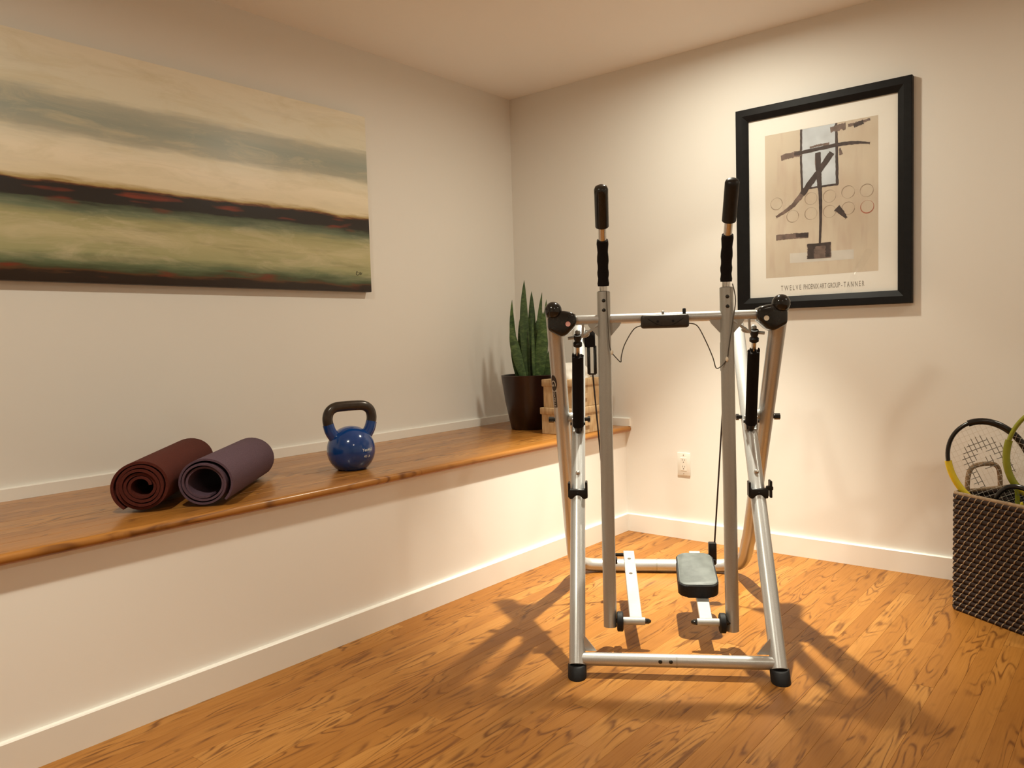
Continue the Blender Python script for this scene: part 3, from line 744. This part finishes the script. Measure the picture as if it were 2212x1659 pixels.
# ------------------------------------------------------------------ walking machine (local x = to its side, y = away towards the corner, z up)
TH = 0.5599
mc = thing('air_walker', 'silver air walker exercise machine with black handle grips and hanging foot pedals', 'exercise machine', (-1.0537, -1.5321, 0), TH-PI/2)
def fleg(s, z): return Vector((s*0.306, -0.558+0.7048*z, z))
def rleg(s, z): return Vector((s*(0.3553+0.0138*z), 0.4253-0.6147*z, z))
fdir = (fleg(1, 1)-fleg(1, 0)).normalized()
def along_leg(s, z, front=0.0, side=0.0):
    """point on the front leg, moved out of its near face / sideways"""
    n = Vector((0, -fdir.z, fdir.y)); return fleg(s, z)+n*front+Vector((side, 0, 0))
for s in (-1, 1):
    # front leg with its fittings
    lg = obj('front_leg', tube(B(), [fleg(s, 0.030), fleg(s, 1.085)], 0.0254, 24), 'silver', mc)
    bm = B(); rings = []
    for z, r in ((0.0, 0.0275), (0.003, 0.0290), (0.032, 0.0290), (0.0345, 0.0270)):
        c = fleg(s, z); rings.append([bm.verts.new(c+Vector((r*math.cos(2*PI*k/24), r*1.2*math.sin(2*PI*k/24), 0))) for k in range(24)])
    for A, C in zip(rings, rings[1:]):
        for k in range(24): bm.faces.new((A[k], A[(k+1) % 24], C[(k+1) % 24], C[k]))
    bm.faces.new(rings[0]); bm.faces.new(rings[-1]); obj('foot_cap', bm, 'rubber', lg)
    bm = B(); prism(bm, [(s*0.285, 0.066), (s*0.285, 0.118), (s*0.245, 0.066)], 1, -0.512, -0.508); obj('gusset', bm, 'silver', lg, 0)
    obj('bolt', sphere(B(), along_leg(s, 0.560, 0.025), 0.0085, 14, 8, (1, 0.8, 1)), 'steel', lg)
    # plastic clip
    bm = B(); c = fleg(s, 0.512)
    box(bm, c+Vector((0, -0.022, -0.004)), (0.062, 0.028, 0.034), 0.005, 2)
    for e, hh in ((-1, 0.052), (1, 0.058)):
        box(bm, c+Vector((e*0.030+(s*0.010 if (s > 0 and e > 0) else 0), -0.016, 0.010)), (0.008, 0.034, hh), 0.002, 1)
    if s > 0: box(bm, c+Vector((0.036, -0.024, 0.014)), (0.022, 0.020, 0.014), 0.003, 1)
    obj('clip', bm, 'black', lg)
    obj('clip_screw', sphere(B(), c+Vector((0, -0.0365, -0.002)), 0.005, 12, 6, (1, 0.5, 1)), 'rubber', lg)
    # U bracket that takes the foot of the piston
    bm = B(); q = along_leg(s, 0.700, 0.030)
    for e in (-1, 1): box(bm, q+Vector((e*0.019, 0.006, 0.016)), (0.004, 0.040, 0.050), 0.001, 1)
    box(bm, q+Vector((0, 0.012, -0.008)), (0.040, 0.020, 0.006), 0.001, 1)
    obj('piston_bracket', bm, 'silver', lg)
    obj('bracket_bolt', cyl(B(), q+Vector((-0.027, -0.004, 0.022)), q+Vector((0.027, -0.004, 0.022)), 0.006, 10), 'gloss_black', lg)
    # rear leg sweeping into its half of the rear floor bar
    pts = [rleg(s, 1.135), rleg(s, 0.6), rleg(s, 0.25)]
    low = catmull([rleg(s, 0.30), rleg(s, 0.25), (s*0.3575, 0.318, 0.195), (s*0.3575, 0.388, 0.125), (s*0.350, 0.462, 0.072), (s*0.325, 0.520, 0.044), (s*0.285, 0.544, 0.032), (s*0.22, 0.550, 0.0285), (s*0.12, 0.550, 0.0285), (s*0.001, 0.550, 0.0285)], 5)
    rl = obj('rear_leg', tube(B(), pts[:2]+low, 0.0278, 24), 'silver', mc, 45)
    if s < 0: obj('joint_collar', tube(B(), [(-0.004, 0.55, 0.0285), (0.004, 0.55, 0.0285)], 0.0285, 24), 'arm_grey', rl)
    dm = (rleg(s, 1.1)-rleg(s, 1.0)).normalized(); e0 = rleg(s, 1.118)
    bc = rleg(s, 1.146)+Vector((0, -0.008, 0))
    obj('end_cap', sphere(B(), bc, 0.0292, 28, 18), 'gloss_black', rl, 60)
    obj('cap_ring', tube(B(), [bc-dm*0.0225, bc-dm*0.0175], 0.0262, 24), 'arm_grey', rl)
    # half of the front floor bar
    fbz = 0.046; fby = -0.526
    fb_ = obj('floor_bar', tube(B(), [(s*0.300, fby, fbz), (s*0.001, fby, fbz)], 0.0202, 20), 'silver', mc)
    if s < 0:
        obj('joint_collar', tube(B(), [(-0.0025, fby, fbz), (0.0025, fby, fbz)], 0.0210, 20), 'arm_grey', fb_)
        for xx in (-0.050, -0.018): obj('bolt', sphere(B(), (xx, fby-0.0195, fbz+0.004), 0.0062, 12, 8, (1, 0.6, 1)), 'gloss_black', fb_)
    # moulded housing where rear leg and crossbar meet
    pol = [(-0.391, 1.126), (-0.391, 1.080), (-0.347, 1.056), (-0.330, 1.060), (-0.294, 1.098), (-0.294, 1.127), (-0.306, 1.138), (-0.345, 1.146)]
    pol = [(s*-x, z) for x, z in pol]
    hs = obj('joint_housing', prism(B(), pol, 1, -0.300, -0.214, 0.011, 3), 'gloss_black', mc, 60)
    bm = B(); lathe(bm, [(0, 0), (0.0085, 0), (0.0085, 0.0012)], 20, cap=False)
    o = obj('sticker', bm, 'pink' if s < 0 else 'cream_dot', hs, 0); o.matrix_basis = Matrix.Translation((s*0.322, -0.3014, 1.099)) @ Matrix.Rotation(PI/2, 4, 'X')
    # pivot bolt through both legs
    pb = rleg(s, 0.749); bm = B()
    cyl(bm, (s*0.262, pb.y, pb.z), (s*0.400, pb.y, pb.z), 0.0075, 12); cyl(bm, (s*0.396, pb.y, pb.z), (s*0.416, pb.y, pb.z), 0.0115, 6); cyl(bm, (s*0.262, pb.y, pb.z), (s*0.272, pb.y, pb.z), 0.0115, 6)
    obj('pivot_bolt', bm, 'gloss_black', mc)
    obj('pivot_lug', sphere(B(), (s*0.331, pb.y-0.012, pb.z+0.01), 0.018, 14, 8), 'alu', mc)

obj('crossbar', tube(B(), [(-0.345, -0.258, 1.1115), (0.345, -0.258, 1.1115)], 0.0165, 20), 'silver', mc)

# emblem and lettering on the outer face of one rear leg
RL = [o for o in mc.children if o.name.startswith('rear_leg')][0]
A0 = -2.32
def grid_patch(name, f, z0, z1, mat, off, n=18):
    bm = B(); rows = []
    for i in range(n+1):
        z = z0+(z1-z0)*i/n; hw = f(i/n); c = rleg(-1, z); row = []
        for k in range(7):
            a = A0+hw*(k/3-1); row.append(bm.verts.new(c+Vector((math.cos(a), math.sin(a)*1.174, 0))*(0.0278+off)))
        rows.append(row)
    for r0, r1 in zip(rows, rows[1:]):
        for k in range(6): bm.faces.new((r0[k], r0[k+1], r1[k+1], r1[k]))
    return obj(name, bm, mat, RL, 0)
grid_patch('emblem', lambda t: 0.52*math.sqrt(max(0.001, 1-(2*t-1)**2)), 0.862, 0.922, 'decal', 0.0006)
grid_patch('emblem', lambda t: 0.30, 0.800, 0.860, 'decal', 0.0006, 4)
def legtext(z0, da):
    def fn(x, h):
        c = rleg(-1, z0-x); a = A0+da+h/0.0278
        return c+Vector((math.cos(a), math.sin(a)*1.174, 0))*0.0291
    return fn
text_obj('lettering', 'GAZELLE', 0.0125, legtext(0.858, -0.16), 'decal_white', RL, 0.055)
text_obj('lettering', 'G', 0.026, legtext(0.902, -0.30), 'decal_white', RL, 0.022)

# swing arms, handles, pedals, pistons, brackets
ARM_BOT = {-1: Vector((-0.2025, -0.312, 0.072)), 1: Vector((0.2025, -0.300, 0.060))}
for s in (-1, 1):
    bot = ARM_BOT[s]; piv = Vector((s*0.2020, -0.262, 1.1115)); dr = (bot-piv).normalized(); top = piv-dr*0.092
    ar = obj('swing_arm', tube(B(), [bot, top], 0.0222, 24), 'arm_grey', mc)
    obj('arm_cap', tube(B(), [top, top-dr*0.002], [0.0222, 0.019], 24), 'black', ar)
    for e in (-1, 1):
        bm = B(); prism(bm, [(s*0.202+e*0.018, 1.100), (s*0.202+e*0.058, 1.100), (s*0.202+e*0.050, 1.086), (s*0.202+e*0.018, 1.050)], 1, -0.268, -0.256); obj('gusset', bm, 'arm_grey', ar, 0)
    for zz in (0.030, 0.062): obj('bolt', sphere(B(), piv-dr*zz+Vector((0, -0.021, 0)), 0.0065, 12, 8, (1, 0.6, 1)), 'gloss_black', ar)
    # handlebar bends towards the near side
    h = catmull([top+dr*0.03, top-dr*0.02, (s*0.2018, -0.268, 1.28), (s*0.2015, -0.300, 1.36), (s*0.2015, -0.348, 1.425), (s*0.2015, -0.412, 1.515)], 6)
    hb = obj('handlebar', tube(B(), h, 0.0135, 16), 'steel', mc, 60)
    k0 = 8; sl = [p for p in h if 1.216 < p.z < 1.372]
    bm = B(); tube(bm, sl, [0.0185+0.0012*math.sin(i*1.7) for i in range(len(sl))], 18); obj('foam_sleeve', bm, 'foam', hb, 60)
    g = [p for p in h if p.z > 1.408]; g[-1] = Vector((s*0.2015, -0.414, 1.518)); e_ = (g[-1]-g[-2]).normalized()
    gp = [g[0]-(g[1]-g[0]).normalized()*0.001]+g+[g[-1]+e_*0.008, g[-1]+e_*0.013]
    obj('grip', tube(B(), gp, [0.019]+[0.0225]*len(g)+[0.019, 0.010], 20), 'gloss_black' if s < 0 else 'black', hb, 50)
    # pedal bar
    nb = Vector((s*0.116, -0.308, 0.094)); fb2 = Vector((s*0.128, 0.172, 0.190)); pd = (fb2-nb).normalized()
    bm = B(); nrm = Vector((0, -pd.z, pd.y)); M3 = Matrix((Vector((1, 0, 0)), pd, Vector((1, 0, 0)).cross(pd))).transposed()
    box(bm, (nb+fb2)/2, (0.042, (fb2-nb).length, 0.020), 0.002, 1, M3)
    pbar = obj('pedal_bar', bm, 'alu', mc)
    obj('end_sleeve', cyl(B(), (s*0.086, -0.314, 0.092), (s*0.158, -0.314, 0.092), 0.0128, 16), 'alu', pbar)
    bm = B(); cyl(bm, (s*0.072, -0.314, 0.092), (s*0.200, -0.312, 0.091), 0.0075, 10); tube(bm, [(s*0.087, -0.314, 0.092), (s*0.074, -0.314, 0.092), (s*0.066, -0.314, 0.092)], [0.010, 0.009, 0.004], 10); obj('axle', bm, 'gloss_black', pbar)
    obj('roller', tube(B(), [(s*0.158, -0.314, 0.090), (s*0.161, -0.314, 0.090), (s*0.177, -0.314, 0.090), (s*0.180, -0.314, 0.090)], [0.028, 0.033, 0.033, 0.028], 24), 'rubber', pbar)
    obj('rear_pin', cyl(B(), fb2+Vector((0, -0.015, -0.004)), fb2+Vector((s*0.078, -0.015, -0.004)), 0.007, 10), 'gloss_black', pbar)
    if s < 0:
        for f in (0.62, 0.86):
            c = nb.lerp(fb2, f)+Vector((-0.001, 0, 0)); bm = B(); lathe(bm, [(0, 0.0108), (0.0068, 0.0108), (0.0068, 0.009)], 16, cap=False)
            o = obj('bolt_hole', bm, 'slot', pbar, 0); o.matrix_basis = Matrix.Translation(c) @ M3.to_4x4()
    else:
        bm = B(); prism(bm, [(x-0.07, y-0.125) for x, y in rrect(0.140, 0.250, 0.034, 6)], 2, -0.023, 0.023, 0.006, 2)
        for v in bm.verts:
            v.co.x *= 1.0-0.18*(v.co.y+0.125)
            if v.co.z > 0: v.co.z += 0.0
        bmesh.ops.rotate(bm, cent=(0, 0, 0), matrix=M3, verts=bm.verts); cpad = nb.lerp(fb2, 0.50)+Vector((-0.012, 0, 0.036))
        bmesh.ops.translate(bm, vec=cpad, verts=bm.verts)
        fp = obj('foot_pad', bm, 'rubber', mc, 50)
        bm = B(); prism(bm, [(x-0.065, y-0.120) for x, y in rrect(0.130, 0.240, 0.030, 6)], 2, -0.003, 0.003, 0.0015, 1)
        for v in bm.verts: v.co.x *= 1.0-0.18*(v.co.y+0.125)
        bmesh.ops.rotate(bm, cent=(0, 0, 0), matrix=M3, verts=bm.verts); bmesh.ops.translate(bm, vec=cpad+M3 @ Vector((0, 0, 0.0225)), verts=bm.verts)
        obj('tread', bm, 'pad', fp, 50)
    # cable that carries the rear end of the pedal
    ctop = Vector((s*0.254, 0.168, 0.905)); cbot = Vector((s*0.205, 0.158, 0.236))
    cb = obj('cable', cyl(B(), ctop, cbot, 0.0032, 8), 'cord', mc)
    bm = B(); box(bm, (s*0.196, 0.157, 0.196), (0.030, 0.030, 0.084), 0.004, 2); box(bm, (s*0.190, 0.150, 0.165), (0.034, 0.036, 0.022), 0.004, 2); obj('cable_clamp', bm, 'black', cb)
    bm = B(); box(bm, (s*0.262, 0.170, 1.045), (0.040, 0.036, 0.066), 0.004, 2); obj('cable_hanger', bm, 'foam', cb)
    bm = B()
    for e in (-1, 1): box(bm, (s*0.256+e*0.0125, 0.169, 0.962), (0.013, 0.016, 0.112), 0.003, 2)
    box(bm, (s*0.256, 0.169, 0.906), (0.030, 0.014, 0.006), 0.002, 1); obj('cable_buckle', bm, 'gloss_black', cb)
    # piston
    pt = Vector((s*0.293, -0.246, 1.052)); pf = Vector((s*0.3045, -0.092, 0.722)); dv = (pf-pt).normalized()
    ps = obj('piston', cyl(B(), pt+dv*0.015, pf-dv*0.01, 0.0078, 14), 'steel', mc)
    bm = B(); tube(bm, [pt-dv*0.010, pt+dv*0.004, pt+dv*0.014, pt+dv*0.020, pt+dv*0.030, pt+dv*0.034], [0.0135, 0.0135, 0.010, 0.0155, 0.0155, 0.010], 16); obj('rod_end', bm, 'black', ps)
    L0, L1 = pt+dv*0.070, pf-dv*0.012; bm = B(); tube(bm, [L0, L0.lerp(L1, 0.5), L1], 0.0200, 18, cap=True)
    for k in range(9):        # torn foam edge
        a = 2*PI*k/9; rr = Vector((math.cos(a), math.sin(a), 0)); hgt = random.uniform(0.004, 0.016)
        tube(bm, [L0+rr*0.0165, L0+rr*0.0175-dv*hgt*0.6, L0+rr*0.017-dv*hgt], [0.0045, 0.003, 0.0008], 6)
    obj('foam_cover', bm, 'foam', ps, 60)
    obj('lower_joint', tube(B(), [L1, L1+dv*0.012, pf+dv*0.012], [0.0195, 0.014, 0.012], 14), 'black', ps)
    # bent bracket from the arm to the piston
    bm = B()
    tube(bm, [(s*0.215, -0.268, 1.098), (s*0.262, -0.258, 1.066), (s*0.276, -0.250, 1.056)], 0.0048, 10)
    tube(bm, [(s*0.272, -0.268, 1.112), (s*0.275, -0.262, 1.07), (s*0.278, -0.252, 1.054)], 0.0042, 10)
    cyl(bm, (s*0.262, -0.244, 1.058), (s*0.326, -0.244, 1.050), 0.0055, 10)
    sphere(bm, (s*0.262, -0.238, 1.064), 0.010, 12, 8); sphere(bm, (s*0.292, -0.240, 1.070), 0.010, 12, 8)
    obj('piston_link', bm, 'alu', mc)

# console in the middle of the crossbar, with its wires
bm = B(); box(bm, (-0.002, -0.284, 1.0985), (0.157, 0.034, 0.045), 0.009, 3)
cs = obj('console', bm, 'console', mc, 50)
bm = B(); box(bm, (0.062, -0.280, 1.128), (0.011, 0.012, 0.024), 0.003, 2); obj('tab', bm, 'black', cs)
bm = B(); sphere(bm, (-0.006, -0.262, 1.131), 0.006, 12, 6, (1, 1, 0.6)); obj('screw', bm, 'steel', cs)
arc = [(-0.058+0.116*i/14, -0.3015, 1.108-0.026*math.sin(PI*i/14)) for i in range(15)]
obj('moulded_arc', tube(B(), arc, 0.0012, 6), 'black', cs)
for xx in (-0.026, 0.024): obj('screw', lathe(B(), [(0, 0.0), (0.0042, 0.0), (0.0042, 0.001)], 14, cap=False), 'rubber', cs, 0).matrix_basis = Matrix.Translation((xx, -0.3018, 1.0985)) @ Matrix.Rotation(PI/2, 4, 'X')
for s, pts in ((-1, [(-0.080, -0.282, 1.086), (-0.105, -0.282, 1.074), (-0.135, -0.284, 1.025), (-0.147, -0.286, 0.985), (-0.149, -0.287, 0.967), (-0.162, -0.288, 0.979), (-0.178, -0.288, 1.000), (-0.186, -0.288, 1.03), (-0.190, -0.288, 1.12), (-0.192, -0.288, 1.205)]),
               (1, [(0.076, -0.282, 1.090), (0.104, -0.282, 1.080), (0.130, -0.284, 1.030), (0.152, -0.286, 0.975), (0.162, -0.287, 0.940), (0.178, -0.288, 0.945), (0.197, -0.290, 0.968), (0.203, -0.290, 1.00), (0.215, -0.290, 1.08), (0.2275, -0.284, 1.16), (0.219, -0.280, 1.215)])):
    wi = obj('wire', tube(B(), catmull(pts, 5), 0.0019, 7), 'wire', mc, 60)
    p = Vector(pts[6]); obj('wire_connector', sphere(B(), p, 0.0065, 10, 8, (0.8, 0.8, 1.3)), 'cream_dot', wi)
